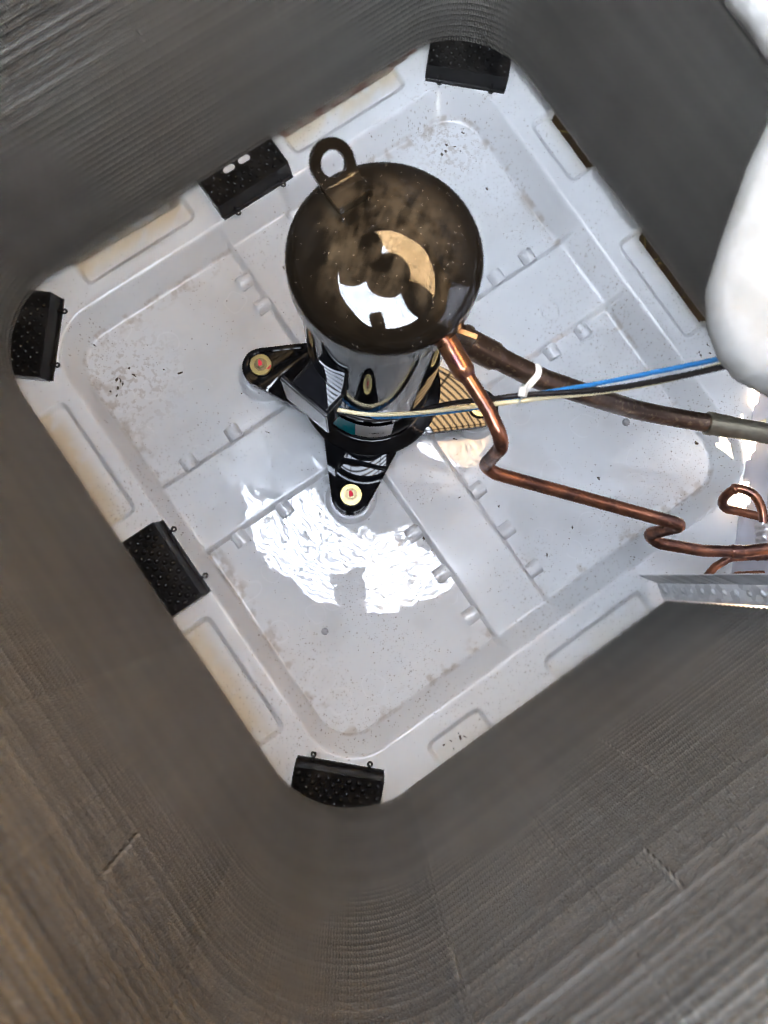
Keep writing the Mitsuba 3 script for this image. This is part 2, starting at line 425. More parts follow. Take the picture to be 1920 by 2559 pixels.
# lanced tabs that bridge from the raised cross to the lower panels
def tab_mesh():
    n = 9
    us = np.linspace(-0.006, 0.0125, 8)
    ws = np.linspace(-1, 1, n)
    top = []
    for i, u in enumerate(us):
        h = 0.0092 * (1 - 0.12 * smoothstep(0.0, 0.0125, u)) if u > 0 else 0.0092
        for w in ws:
            top.append((u, w * 0.0098, h * (1 - 0.9 * abs(w) ** 2.6)))
    top = np.array(top); bot = top - [0, 0, 0.0014]
    bot[:, 2] = np.maximum(bot[:, 2], top[:, 2] - 0.0014)
    V = np.vstack([top, bot]); F = []
    m = len(top)
    for i in range(len(us) - 1):
        for j in range(n - 1):
            a, b, c, d = i * n + j, (i + 1) * n + j, (i + 1) * n + j + 1, i * n + j + 1
            F += [[a, b, c], [a, c, d], [m + a, m + c, m + b], [m + a, m + d, m + c]]
    for i in range(len(us) - 1):
        for j, s in ((0, 1), (n - 1, -1)):
            a, b = i * n + j, (i + 1) * n + j
            F += [[a, m + a, b], [b, m + a, m + b]][::s]
    for j in range(n - 1):
        for i in (0, len(us) - 1):
            a, b = i * n + j, i * n + j + 1
            F += [[a, b, m + a], [b, m + b, m + a]]
    return trimesh.Trimesh(V, F, process=False)


tab = mikit.ply(tab_mesh(), 'pan_paint', smooth=50)
for x, y, dx, dy in ((-0.0694, 0.2521, -1, 0), (-0.0684, 0.2134, -1, 0), (-0.1943, 0.0938, 0, 1), (-0.2603, 0.0938, 0, 1), (-0.1953, -0.0143, 0, -1), (-0.2603, -0.0143, 0, -1),
                     (-0.0774, -0.134, -1, 0), (-0.0774, -0.1949, -1, 0), (-0.0774, -0.2579, -1, 0), (0.2487, 0.0733, 0, 1), (0.1989, 0.0733, 0, 1), (0.2009, -0.0406, 0, -1), (0.2507, -0.0406, 0, -1),
                     (0.014, -0.135, 1, 0), (0.014, -0.1969, 1, 0), (0.014, -0.2559, 1, 0)):
    put('tab', tab, frame((x, y, Z_ARM - 0.0083), (dx, dy, 0)), pan_key)
ring_prof = [(0.0114, 0.0), (0.0117, 0.0003), (0.0121, 0.0005), (0.0125, 0.0003), (0.0128, 0.0)]
ring = mikit.ply(lathe(ring_prof, 48), 'pan_paint', smooth=True)
for x, y in ((0.2281, 0.0014), (-0.0482, -0.2209)):
    put('embossed_ring', ring, frame((x, y, Z_ARM - 0.0002), (1, 0, 0)), pan_key)
riv = mikit.ply(lathe([(0.0, 0.0028), (0.0025, 0.0026), (0.0044, 0.0016), (0.0052, 0.0)], 28), 'grey_enamel', smooth=True)
for x, y in ((0.2271, -0.1724), (-0.2396, -0.1704)):
    put('rivet', riv, frame((x, y, Z_FLOOR + 0.0002), (1, 0, 0)), pan_key)


# ------------------------------------------------------------------ standing water
def water_patch(name, label, region, level, seed, amp=1.0, kind=None, step=0.0016, box=(-0.30, 0.29, -0.295, 0.29)):
    x = np.arange(box[0], box[1], step); y = np.arange(box[2], box[3], step)
    gx, gy = np.meshgrid(x, y, indexing='ij')
    on = region(gx, gy) > 0
    z = level(gx, gy) + amp * (fbm2(gx, gy, 20, seed + 3, 2) * 0.00022 + fbm2(gx, gy, 60, seed, 2) * 0.000085 + fbm2(gx, gy, 150, seed + 5, 2) * 0.000016)
    i = np.arange(gx.size).reshape(gx.shape)
    k = on[:-1, :-1] & on[1:, :-1] & on[1:, 1:] & on[:-1, 1:]
    ff = np.concatenate([np.stack([i[:-1, :-1], i[1:, :-1], i[1:, 1:]], -1)[k], np.stack([i[:-1, :-1], i[1:, 1:], i[:-1, 1:]], -1)[k]])
    m = trimesh.Trimesh(np.stack([gx, gy, z], -1).reshape(-1, 3), ff, process=False); m.remove_unreferenced_vertices()
    key = add(name, m, 'wet_paint', smooth=True)
    tag(key, label, 'water', kind=kind)
    return key


def edge_noise(x, y, seed, s=40, a=0.006):
    return fbm2(x, y, s, seed, 4) * a


water_patch('puddle', 'clear rippled rainwater standing in the front floor panel of the pan below the compressor', lambda x, y: np.where((x < -0.055) & (y < 0.005), -(quad_sd(x, y)) + 0.001 + edge_noise(x, y, 21, 50, 0.0025) - 0.0, -1),
            lambda x, y: np.full(x.shape, Z_FLOOR + 0.0018), 4)
water_patch('puddle', 'thin water film with scalloped edges on the right floor panel under the copper pipes', lambda x, y: np.where((x > 0.0) & (y < -0.03), np.minimum(-quad_sd(x, y) + 0.001, fbm2(x, y, 16, 33, 4) + 0.12 + 1.6 * (0.16 - np.hypot(x - 0.03, y + 0.10))), -1),
            lambda x, y: np.full(x.shape, Z_FLOOR + 0.0012), 9, 1.0, 'stuff')
water_patch('puddle', 'splashed water film on the raised cross left of the compressor front foot', lambda x, y: np.where((quad_sd(x, y) > 0.006) & (x < -0.05) & (x > -0.29) & (np.hypot(x - CX, y - CY) > 0.08), np.minimum(fbm2(x, y, 42, 41, 5) + 0.02 - 4.0 * np.abs(y - 0.012), 1.0), -1),
            lambda x, y: pan_height(x, y) + 0.0007, 12, 0.7, 'stuff')
water_patch('puddle', 'wet sheen on the raised cross between the front foot and the copper bend', lambda x, y: np.where((quad_sd(x, y) > 0.006) & (x < 0.005) & (x > -0.075) & (y < -0.04) & (y > -0.16), fbm2(x, y, 45, 47, 5) + 0.10 - 2.2 * np.abs(y + 0.085), -1),
            lambda x, y: pan_height(x, y) + 0.0007, 15, 0.7, 'stuff')

# loose grit and leaf crumbs lying in the pan
crumbs = []
for i in range(90):
    if i < 60:
        x, y = rng.uniform(-0.30, 0.29), rng.uniform(-0.29, 0.29)
    else:
        c_ = [(-0.18, -0.362), (-0.27, 0.23), (0.25, 0.25), (0.34, -0.16), (-0.10, -0.19)][i % 5]
        x, y = c_[0] + rng.normal(0, 0.014), c_[1] + rng.normal(0, 0.008)
    r_ = rng.uniform(0.0007, 0.0018)
    m = trimesh.creation.icosphere(1, r_)
    m.vertices *= np.array([rng.uniform(0.8, 2.2), rng.uniform(0.5, 1.0), 0.5]) * (1 + 0.3 * rng.standard_normal((len(m.vertices), 1)))
    m.apply_transform(trimesh.transformations.rotation_matrix(rng.uniform(0, 6.28), [0, 0, 1]))
    m.apply_translation([x, y, float(pan_height(np.array([x]), np.array([y]))[0]) + 0.0006])
    crumbs.append(m)
add('grit', trimesh.util.concatenate(crumbs), {'type': 'diffuse', 'reflectance': rgb((0.05, 0.035, 0.025))}, smooth=False)
tag('grit', 'loose dark grit and leaf crumbs scattered over the white pan', 'grit', kind='stuff')

# ------------------------------------------------------------------ the coil
XM, XP, YM, YP, RC = -0.3695, 0.361, -0.3685, 0.362, 0.110
COIL_TOP, FRAME_TOP = 0.70, 0.885
pitch = 0.0020
segs = []      # (points, tangents, inward normals)


def straight(p0, p1, nrm):
    p0, p1 = np.array(p0), np.array(p1)
    L = np.linalg.norm(p1 - p0); n = int(L / pitch)
    s = (np.arange(n) + 0.5) / n
    t = (p1 - p0) / L
    segs.append((p0 + (p1 - p0) * s[:, None], np.tile(t, (n, 1)), np.tile(nrm, (n, 1))))


def bend(c, a0, a1):
    n = int(abs(a1 - a0) * RC / pitch)
    a = a0 + (a1 - a0) * (np.arange(n) + 0.5) / n
    nrm = -np.stack([np.cos(a), np.sin(a)], 1)
    sgn = np.sign(a1 - a0)
    segs.append((np.array(c) + RC * np.stack([np.cos(a), np.sin(a)], 1), sgn * np.stack([-np.sin(a), np.cos(a)], 1), nrm))


H = math.pi / 2
straight((0.113, YM), (XM + RC, YM), (0, 1)); bend((XM + RC, YM + RC), -H, -2 * H)
straight((XM, YM + RC), (XM, YP - RC), (1, 0)); bend((XM + RC, YP - RC), -2 * H, -3 * H)
straight((XM + RC, YP), (XP - RC, YP), (0, -1)); bend((XP - RC, YP - RC), H, 0)
straight((XP, YP - RC), (XP, -0.19), (-1, 0))
B = np.vstack([s[0] for s in segs]); TG = np.vstack([s[1] for s in segs]); NR = np.vstack([s[2] for s in segs])
nf = len(B)
half = 0.0029
zl = np.arange(0.020, COIL_TOP, half)
nz = len(zl)
arc = np.arange(nf) * pitch
tri = np.array([-1.0, 0.25, 1.0])[np.arange(nz) % 3]
crest = np.array([0.0008, 0.0003, -0.0023])[np.arange(nz) % 3]
row = np.repeat(rng.normal(0, 0.00007, nz // 3 + 1), 3)[:nz]
section = np.searchsorted([len(segs[0][0]), len(segs[0][0]) + len(segs[1][0]), int(np.argmin(np.hypot(B[:, 0] - XM, B[:, 1] + 0.085)))], np.arange(nf), side='right')
sign = np.where(section % 2 == 0, 1.0, -1.0)
off = 0.00055 * sign[:, None] * tri[None, :] * (1 + 0.06 * rng.standard_normal((nf, 1)))
G_s, G_z = np.meshgrid(arc, zl, indexing='ij')
off = off + fbm2(G_s, G_z, 30, 61, 2) * 0.00022 + rng.normal(0, 0.00004, (nf, 1))
push = crest[None, :] + row[None, :] * (0.6 + 0.6 * fbm2(G_s, G_z, 7, 73, 2)) + fbm2(G_s * 0.35, G_z, 60, 67, 3) * 0.00012 + 0.0004 * rng.standard_normal((1, nz)) * (0.5 + 0.5 * fbm2(G_s, G_z, 9, 71, 2))
bent = []
for i in range(60):        # fins that were brushed and folded over
    k = int(rng.integers(3, nf - 3)); a = int(rng.integers(0, nz - 30)); b = a + int(rng.integers(4, 26))
    bent.append((k, a, b))
    off[k, a:b] += rng.choice([-1, 1]) * rng.uniform(0.0005, 0.0010); push[k, a:b] += rng.uniform(0.0, 0.0012)
for sk_ in (int(np.argmin(np.hypot(B[:, 0] - (XM + RC), B[:, 1] - YM))), int(np.argmin(np.hypot(B[:, 0] + 0.165, B[:, 1] - YM)))):
    off[sk_ - 1] -= 0.0003; off[sk_ + 1] += 0.0003; push[sk_ + 1] += 0.0004
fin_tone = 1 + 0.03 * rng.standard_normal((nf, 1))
row_tone = np.repeat(1 + 0.085 * rng.standard_normal(nz // 3 + 1), 3)[:nz][None, :] * np.array([1.85, 1.15, 0.18])[np.arange(nz) % 3][None, :]  # row shading painted into the colours: crests lightened, recessed grooves darkened
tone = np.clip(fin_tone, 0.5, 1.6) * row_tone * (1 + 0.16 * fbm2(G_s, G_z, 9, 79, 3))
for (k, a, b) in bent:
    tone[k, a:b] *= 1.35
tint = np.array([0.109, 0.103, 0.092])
w, depth = 0.00052, 0.010
base3 = lambda o, d: np.concatenate([B[:, None, :] + TG[:, None, :] * o[..., None] + NR[:, None, :] * d[..., None], np.broadcast_to(zl[None, :, None], (nf, nz, 1))], -1)
FL, FR = base3(off - w, push), base3(off + w, push)
BK = base3(off - w, np.full((nf, nz), -depth))
V = np.stack([FL, FR, BK], 2).reshape(-1, 3)
ix = (np.arange(nf * nz) * 3).reshape(nf, nz)
a, b = ix[:, :-1].ravel(), ix[:, 1:].ravel()
F = np.concatenate([np.c_[a, b, b + 1], np.c_[a, b + 1, a + 1], np.c_[a, a + 2, b + 2], np.c_[a, b + 2, b]])
coil = thing('condenser_coil', 'grey finned condenser coil wrapped round the inside of the unit', 'coil')
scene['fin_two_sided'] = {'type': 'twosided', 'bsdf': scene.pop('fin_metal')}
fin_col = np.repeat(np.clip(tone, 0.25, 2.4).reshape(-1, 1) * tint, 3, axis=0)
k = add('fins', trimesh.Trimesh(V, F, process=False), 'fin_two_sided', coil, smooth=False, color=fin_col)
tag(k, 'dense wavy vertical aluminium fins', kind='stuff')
# dark core behind the fins, an upright wall that follows the same line, 22 mm thick
core = []
inn = np.c_[B - NR * 0.0095]; out_ = np.c_[B - NR * 0.032]
n = nf
V = np.concatenate([np.c_[inn, np.full(n, 0.0195)], np.c_[inn, np.full(n, FRAME_TOP)], np.c_[out_, np.full(n, 0.0195)], np.c_[out_, np.full(n, FRAME_TOP)]])
i = np.arange(n - 1)
F = np.concatenate([np.c_[i, i + 1, n + i + 1], np.c_[i, n + i + 1, n + i], np.c_[2 * n + i, 3 * n + i, 3 * n + i + 1], np.c_[2 * n + i, 3 * n + i + 1, 2 * n + i + 1],
                    np.c_[i, 2 * n + i, 2 * n + i + 1], np.c_[i, 2 * n + i + 1, i + 1], np.c_[n + i, n + i + 1, 3 * n + i + 1], np.c_[n + i, 3 * n + i + 1, 3 * n + i]])
add('core', trimesh.Trimesh(V, F, process=False), {'type': 'twosided', 'bsdf': scene['fin_core']}, coil, smooth=False)
# tube sheet at the open end: a folded galvanised strip with flared tube holes
P1, P2, P3 = np.array([0.1046, -0.3264]), np.array([0.1190, -0.3475]), np.array([0.1130, -0.3665])


ts = add('tube_sheet', trimesh.util.concatenate([wall_plate(P1, P2, 0.018, COIL_TOP, 0.0012, 0.004), wall_plate(P2 + (P3 - P2) * 0.03, P3, 0.018, COIL_TOP, 0.0012)]), 'galvanised', coil, smooth=False)
tag(ts, 'folded galvanised end strip with a row of dimples')
mid = P2 + (P3 - P2) * 0.42
dd = (P3 - P2) / np.linalg.norm(P3 - P2); out_n = np.array([-dd[1], dd[0]])
if out_n @ (np.array([-0.17, -0.13]) - mid) < 0:
    out_n = -out_n
bump = mikit.ply(lathe([(0.0, 0.0022), (0.0016, 0.0021), (0.0030, 0.0012), (0.0038, 0.0001)], 20), 'galvanised', smooth=True)
for z in np.arange(0.035, 0.5, 0.0225):
    M = frame((mid[0] + out_n[0] * 0.0008, mid[1] + out_n[1] * 0.0008, z), (0, 0, 1), (out_n[0], out_n[1], 0))
    put('embossed_dimple', bump, M, ts)
# outer louvred wall of the cabinet, seen only as shade behind the coil
cab = [trimesh.creation.box(bounds=b) for b in ([(-0.431, -0.431, 0.03), (-0.427, 0.431, FRAME_TOP)], [(-0.427, 0.427, 0.03), (0.431, 0.431, FRAME_TOP)], [(-0.427, -0.431, 0.03), (0.20, -0.427, FRAME_TOP)], [(0.427, -0.20, 0.03), (0.431, 0.427, FRAME_TOP)])]
cb = add('cabinet_wall', trimesh.util.concatenate(cab), 'panel_paint', smooth=False)
tag(cb, 'pale painted outer cabinet walls behind the coil', 'cabinet')


# ------------------------------------------------------------------ service panel across the open corner
def panel_mesh():
    L = 0.36
    poly = sbox(-L / 2, 0.0, L / 2, FRAME_TOP)
    for u, wd, h in ((0.012, 0.030, 0.020), (-0.050, 0.036, 0.024), (0.075, 0.03, 0.012)):
        poly = poly.difference(sbox(u - wd / 2, -0.01, u + wd / 2, h - 0.008).union(sbox(u - wd / 2 + 0.008, -0.01, u + wd / 2 - 0.008, h)).buffer(0.003).buffer(-0.003))
    m = extrude(poly, 0.0018)
    return m


pm = panel_mesh()
c0 = np.array([0.3095, -0.2925, 0.0])
Mp = np.eye(4); Mp[:3, 0] = np.array([1, 1, 0]) / math.sqrt(2); Mp[:3, 1] = (0, 0, 1); Mp[:3, 2] = np.array([1, -1, 0]) / math.sqrt(2); Mp[:3, 3] = c0 + [0, 0, -0.0025]
sp = add('service_panel', moved(pm, Mp), 'panel_paint', smooth=False)
tag(sp, 'pale lavender service panel with scalloped lower edge closing the right corner', 'panel')

# ------------------------------------------------------------------ coil support blocks
stud = mikit.ply(lathe([(0.0, 0.0028), (0.0016, 0.0026), (0.0030, 0.0014), (0.0036, 0.0)], 16), 'black_plastic', smooth=True)
peg = mikit.ply(trimesh.util.concatenate([cyl((0, 0, 0), (0, 0.006, 0), 0.0018, 14), moved(trimesh.creation.torus(0.0024, 0.0012, major_sections=20, minor_sections=10), frame((0, 0.0085, 0), (0, 1, 0)))]), 'black_plastic', smooth=40)
L_, W_, H_ = 0.104, 0.064, 0.0185
bm = extrude(sbox(-L_ / 2, -W_, L_ / 2, 0).buffer(-0.002).buffer(0.002), H_, bevel=0.0012)
v = bm.vertices; v[:, 1] -= np.where(v[:, 1] > -0.03, v[:, 2] / H_ * 0.006, 0)        # the inner face leans back
lip = extrude(sbox(-L_ / 2 + 0.001, -0.001, L_ / 2 - 0.001, 0.0030), 0.0025, bevel=0.001)
block = mikit.ply(bm, 'black_plastic', smooth=30)
lipd = mikit.ply(lip, 'black_plastic', smooth=30)
for (x, y), (dx, dy), lab, kind in (((-0.3045, 0.302), (0.644, 0.765), 'black plastic coil support with tiny studs in the left corner of the pan', stud),
                                    ((-0.3225, -0.0025), (0, 1), 'black plastic coil support with large shiny studs midway along the lower left rim', stud),
                                    ((-0.0035, 0.3185), (1, 0), 'black plastic coil support with small studs and two slots on the upper left rim', stud),
                                    ((-0.309, -0.306), (-0.707, 0.707), 'black plastic coil support with round studs in the bottom corner of the pan', stud),
                                    ((0.2985, 0.2975), (0.731, -0.682), 'black plastic coil support with flat dotted top in the top corner of the pan', stud)):
    inward = np.array([-x, -y, 0.0])
    ex = np.array([dx, dy, 0.0])
    ey = np.array([-dy, dx, 0.0])
    if ey @ inward < 0:
        ex, ey = -ex, -ey
    M = frame((x, y, 0.0), ex)
    t_ = thing('coil_support', lab, 'coil support', 'coil supports round the pan rim')
    put('body', block, M, t_)
    put('lip', lipd, M, t_)
    for s in (-0.033, 0.033):
        put('peg', peg, M @ frame((s, 0.0, 0.009), (1, 0, 0)), t_)
    flat_top = 'flat dotted' in lab
    for r_ in range(6):
        for c_ in range(9):
            u = -0.046 + c_ * 0.0116 + (r_ % 2) * 0.0058
            vv = -0.0125 - r_ * 0.0068
            if abs(u) > 0.0475 or ('two slots' in lab and r_ >= 4 and abs(u) < 0.02):
                continue
            S = M @ frame((u, vv, H_ - 0.0001), (1, 0, 0))
            if flat_top or 'tiny' in lab or 'small' in lab:
                S = S @ np.diag([0.8, 0.8, 0.8, 1])
            put('stud', kind, S, t_)
    if 'two slots' in lab:
        for s in (-0.013, 0.009):
            sl = add('slot', moved(extrude(Point(0, 0).buffer(0.0038).union(Point(0.008, 0).buffer(0.0038)).convex_hull, 0.0008, bevel=0.0003), M @ frame((s, -0.0395, H_ - 0.0002), (1, 0, 0))), 'pan_paint', t_)
            tag(sl, 'small slot that shows the white pan')

# ------------------------------------------------------------------ compressor
comp = thing('compressor', 'glossy black hermetic compressor with dusty domed cap standing on four feet', 'compressor')
A = (CX, CY, 0)
Z0 = 0.004
add('shell', lathe([(0.0, Z0 + 0.002), (0.062, Z0 + 0.002), (0.0665, 0.012), (0.0672, 0.022), (0.0672, 0.342), (0.0, 0.342)], 128, A), 'black_enamel', comp, smooth=35)
add('lower_band', lathe([(0.0673, 0.030), (0.0686, 0.031), (0.0690, 0.0335), (0.0686, 0.036), (0.0673, 0.037)], 128, A), 'black_enamel', comp, smooth=True)
capp = [(0.0668, 0.336), (0.0705, 0.3365), (0.0722, 0.338), (0.0727, 0.341), (0.0727, 0.3595)]
for k in range(1, 9):                                   # knuckle
    a_ = k / 8 * math.radians(66)
    capp.append((0.0567 + 0.016 * math.cos(a_), 0.3595 + 0.016 * math.sin(a_)))
r1, z1 = capp[-1]
crown_R = r1 / math.sin(math.radians(24))
for k in range(1, 17):
    a_ = math.radians(24) * (1 - k / 16)
    capp.append((crown_R * math.sin(a_), z1 + crown_R * (math.cos(a_) - math.cos(math.radians(24)))))
Z_TOP = capp[-1][1]
split = 5
capm = lathe(capp, 160, A)
capm = capm.subdivide()
cv = capm.vertices
top_ = smoothstep(0.362, 0.374, cv[:, 2])
cv[:, 2] += top_ * (fbm2(cv[:, 0], cv[:, 1], 26, 91, 2) * 0.00060 + fbm2(cv[:, 0], cv[:, 1], 70, 93, 2) * 0.00005)
add('cap', capm, 'dusty_enamel', comp, smooth=True)
add('weld_bead', lathe([(0.0672, 0.3305), (0.0690, 0.3315), (0.0697, 0.3335), (0.0690, 0.3355), (0.0672, 0.3365)], 128, A), 'black_enamel', comp, smooth=True)
# mounting plate with four legs
shape = [Point(CX, CY).buffer(0.080, 64)]
for bx, by in BOLTS:
    shape.append(unary_union([Point(CX + (bx - CX) * 0.45, CY + (by - CY) * 0.45).buffer(0.046, 32), Point(bx, by).buffer(0.0235, 32)]).convex_hull)
plate = unary_union(shape).buffer(0.02).buffer(-0.04).buffer(0.02)
holes = unary_union([Point(b).buffer(0.007) for b in BOLTS])
rim = plate.buffer(-0.0026).difference(plate.buffer(-0.0068))
add('mounting_plate', trimesh.util.concatenate([extrude(plate.difference(holes), 0.0130, -0.0085, bevel=0.0035), extrude(rim, 0.0030, 0.0037, bevel=0.0014)]), 'black_enamel', comp, smooth=40)
add('collar', lathe([(0.0670, 0.0035), (0.0672, 0.0145), (0.0700, 0.0150), (0.0760, 0.0105), (0.0830, 0.0080), (0.0850, 0.0040)], 128, A), 'black_enamel', comp, smooth=60)
washer = mikit.ply(lathe([(0.004, 0.0), (0.004, 0.0020), (0.0126, 0.0020), (0.0132, 0.0014), (0.0132, 0.0), (0.004, 0.0)], 48), 'yellow_zinc', smooth=30)
hexm = trimesh.util.concatenate([lathe([(0.0, 0.0018), (0.0076, 0.0018), (0.0078, 0.0030), (0.0, 0.0032)], 40), extrude(Polygon([(0.0056 * math.cos(q), 0.0056 * math.sin(q)) for q in np.arange(6) * math.pi / 3]), 0.0052, 0.0030, bevel=0.0008)])
hexd = mikit.ply(hexm, 'bolt_steel', smooth=25)
grom = mikit.ply(lathe([(0.0075, -0.019), (0.0155, -0.019), (0.0160, -0.012), (0.0125, -0.0085), (0.0105, -0.001), (0.0105, 0.0015), (0.0125, 0.0040), (0.0105, 0.0082), (0.005, 0.0086)], 40), 'black_rubber', smooth=50)
dab = Polygon([(0.0036 * math.cos(q) * (1 + 0.3 * math.sin(3 * q + 1)), 0.0030 * math.sin(q) * (1 + 0.25 * math.cos(2 * q))) for q in np.linspace(0, 2 * math.pi, 24, endpoint=False)])
dabm = mikit.ply(extrude(dab, 0.0006, bevel=0.0003), 'red_paint', smooth=40)
for i_, (bx, by) in enumerate(BOLTS):
    put('grommet', grom, frame((bx, by, 0.0), (1, 0, 0)), comp)
    bk = put('bolt', hexd, frame((bx, by, 0.0088), (math.cos(0.4 * i_), math.sin(0.4 * i_), 0)), comp)
    put('washer', washer, frame((bx, by, 0.0086), (1, 0, 0)), bk)
    if i_ in (0, 1):
        put('paint_mark', dabm, frame((bx, by, 0.0088 + 0.0081), (0.5, 1, 0)), bk)
        if i_ == 0:
            put('paint_mark', {**dabm}, frame((bx + 0.006, by - 0.0085, 0.0088 + 0.0019), (1, 0.3, 0)) @ np.diag([0.9, 0.5, 1, 1]), bk)
# lifting eye: tab welded on the dome, ring standing out past its edge
def dome_z(r):
    return z1 + crown_R * (math.cos(math.asin(min(r, r1) / crown_R)) - math.cos(math.radians(24)))


u_ax = np.array([0.26, 0.966, 0.0]); u_ax = np.array([-0.0085 + 0.016, 0.1134 - 0.083, 0]);
tabc, ringc = np.array([-0.0262, 0.0770]), np.array([-0.0247, 0.1085])
e_u = np.append(ringc - tabc, 0); e_u /= np.linalg.norm(e_u)
tab_poly = sbox(0.0, -0.0142, 0.024, 0.0142).buffer(-0.002).buffer(0.002)
ring_poly = unary_union([sbox(0.020, -0.0142, 0.034, 0.0142), Point(0.034, 0).buffer(0.0162, 32)]).convex_hull.difference(Point(0.0335, 0).buffer(0.0088, 32))
flat = extrude(tab_poly.union(ring_poly).buffer(0.0005).buffer(-0.0005), 0.0054, -0.0027, bevel=0.0012)
flat = flat.subdivide_to_size(0.0035)
vv = flat.vertices.copy()
sl0, sl1, ub = math.radians(-15), math.radians(36), 0.0205
u = vv[:, 0]
t_ = smoothstep(ub - 0.004, ub + 0.004, u)
ang = sl0 + (sl1 - sl0) * t_
uu = np.linspace(-0.01, 0.06, 700)
aa = sl0 + (sl1 - sl0) * smoothstep(ub - 0.004, ub + 0.004, uu)
cu, cz = np.cumsum(np.cos(aa)) * 0.0001, np.cumsum(np.sin(aa)) * 0.0001
cu -= np.interp(0, uu, cu); cz -= np.interp(0, uu, cz)
vv2 = np.c_[np.interp(u, uu, cu) - np.sin(ang) * vv[:, 2], vv[:, 1], np.interp(u, uu, cz) + np.cos(ang) * vv[:, 2]]
flat.vertices = vv2
r_tab = np.linalg.norm(tabc - np.array([CX, CY]))
add('lifting_eye', moved(flat, frame((tabc[0], tabc[1], dome_z(r_tab) + 0.0046), e_u)), 'dusty_enamel', comp, smooth=35)
# terminal box on the side towards -x
e_o = np.array([-0.966, -0.258, 0.0]); e_t = np.array([-0.258, 0.966, 0.0]) * -1.0
cen = np.array([-0.1000, 0.0297, 0.165])
Mb = frame(cen, e_t, (0, 0, 1))
tb = add('terminal_box', moved(rounded_box(0.046, 0.044, 0.066, 0.004, 12), frame(cen - e_o * 0.004, e_t)), 'moulded_plastic', comp, smooth=40)
add('cover_plate', moved(rounded_box(0.057, 0.0058, 0.074, 0.0016, 8), frame(np.array([-0.1160, 0.0288, 0.166]), e_t)), 'moulded_plastic', tb, smooth=40)
add('notch', moved(rounded_box(0.002, 0.012, 0.008, 0.0008), frame(cen + e_t * 0.0232 + np.array([0, 0, 0.020]), e_t)), 'ink', tb, smooth=40)
add('terminal_neck', moved(lathe([(0.020, -0.020), (0.020, 0.02)], 48), frame(cen - e_o * 0.022, (0, 0, 1), e_o)), 'black_enamel', comp, smooth=40)


# label on the shell
def on_shell(poly_or_mesh, r):
    m = poly_or_mesh
    v = m.vertices
    a = v[:, 0] / 0.0672
    rr = r + v[:, 2]
    m.vertices = np.c_[CX + rr * np.cos(a), CY + rr * np.sin(a), v[:, 1]]
    return m


def sheet(a0, a1, z0, z1):
    n = 20
    aa = np.radians(np.linspace(a0, a1, n)) * 0.0672
    V = np.concatenate([np.c_[aa, np.full(n, z0), np.zeros(n)], np.c_[aa, np.full(n, z1), np.zeros(n)]])
    i = np.arange(n - 1)
    return trimesh.Trimesh(V, np.concatenate([np.c_[i, i + 1, n + i + 1], np.c_[i, n + i + 1, n + i]]), process=False)


lk = add('label', on_shell(sheet(190, 219, 0.036, 0.100), 0.0691), 'teal_print', comp, smooth=True)
tag(lk, 'teal half of the label on the shell')
wk = add('label', on_shell(sheet(219, 254, 0.040, 0.100), 0.0691), 'label_paper', comp, smooth=True)
tag(wk, 'pale half of the label with small black certification marks')
for txt, a_, h_, zz in (('c', 231.5, 0.0018, 0.0605), ('us', 243.5, 0.0018, 0.0605), ('RU', 234.5, 0.0044, 0.0595)):
    tm = meshkit.text_mesh(txt, h_, 0.0002, bold=(txt == 'RU'))
    if txt == 'RU':
        wd = tm.vertices[:, 0].max() * 0.55
        m_ = tm.vertices[:, 0] < wd
        tm.vertices[m_, 0] = wd - tm.vertices[m_, 0] - 0.0  # the mirrored R of the mark
    tm = tm.subdivide_to_size(0.003)
    tm.apply_translation((math.radians(a_) * 0.0672, zz, 0))
    add('print', on_shell(tm, 0.0692), 'ink', wk, smooth=False)
# wire print on the teal part
for q in range(5):
    tm = on_shell(sheet(196 + q * 1.5, 214 - q, 0.043 + q * 0.0035, 0.0434 + q * 0.0035), 0.0692)

# ------------------------------------------------------------------ pipes
dis = thing('discharge_pipe', 'reddish copper discharge pipe that zigzags down from the compressor cap to the right corner', 'pipe')
Dp = [(-0.0135, -0.0100, 0.335), (-0.0175, -0.0532, 0.335), (-0.0195, -0.0900, 0.335), (-0.0245, -0.1180, 0.334), (-0.0305, -0.1215, 0.268), (-0.0255, -0.1320, 0.262), (0.0216, -0.1860, 0.2560), (0.0747, -0.2475, 0.250), (0.0900, -0.2640, 0.246), (0.0772, -0.2610, 0.194), (0.0845, -0.2760, 0.186), (0.1184, -0.3080, 0.180), (0.1481, -0.3296, 0.180), (0.2300, -0.3750, 0.180)]
path = fillet(Dp, 0.017)
add('tube', tube(path, 0.0058, 24), 'copper', dis, smooth=True)
sock = np.array([(-0.0135, -0.0100, 0.335), (-0.0176, -0.0540, 0.335), (-0.0178, -0.0560, 0.335), (-0.0182, -0.0600, 0.335), (-0.0183, -0.0615, 0.335)])
add('socket', tube(np.vstack([np.linspace(sock[0], sock[1], 8), sock[2:]]), np.r_[np.full(8, 0.0086), 0.0085, 0.0066, 0.0060], 28), 'copper', dis, smooth=40)
pj = np.array([0.1400, -0.3240, 0.180]); dj = np.array([0.80, -0.58, 0])
add('braze_ring', tube([pj, pj + dj * 0.002, pj + dj * 0.006, pj + dj * 0.010, pj + dj * 0.0115], [0.0060, 0.0072, 0.0066, 0.0070, 0.0060], 20), 'copper', dis, smooth=40)

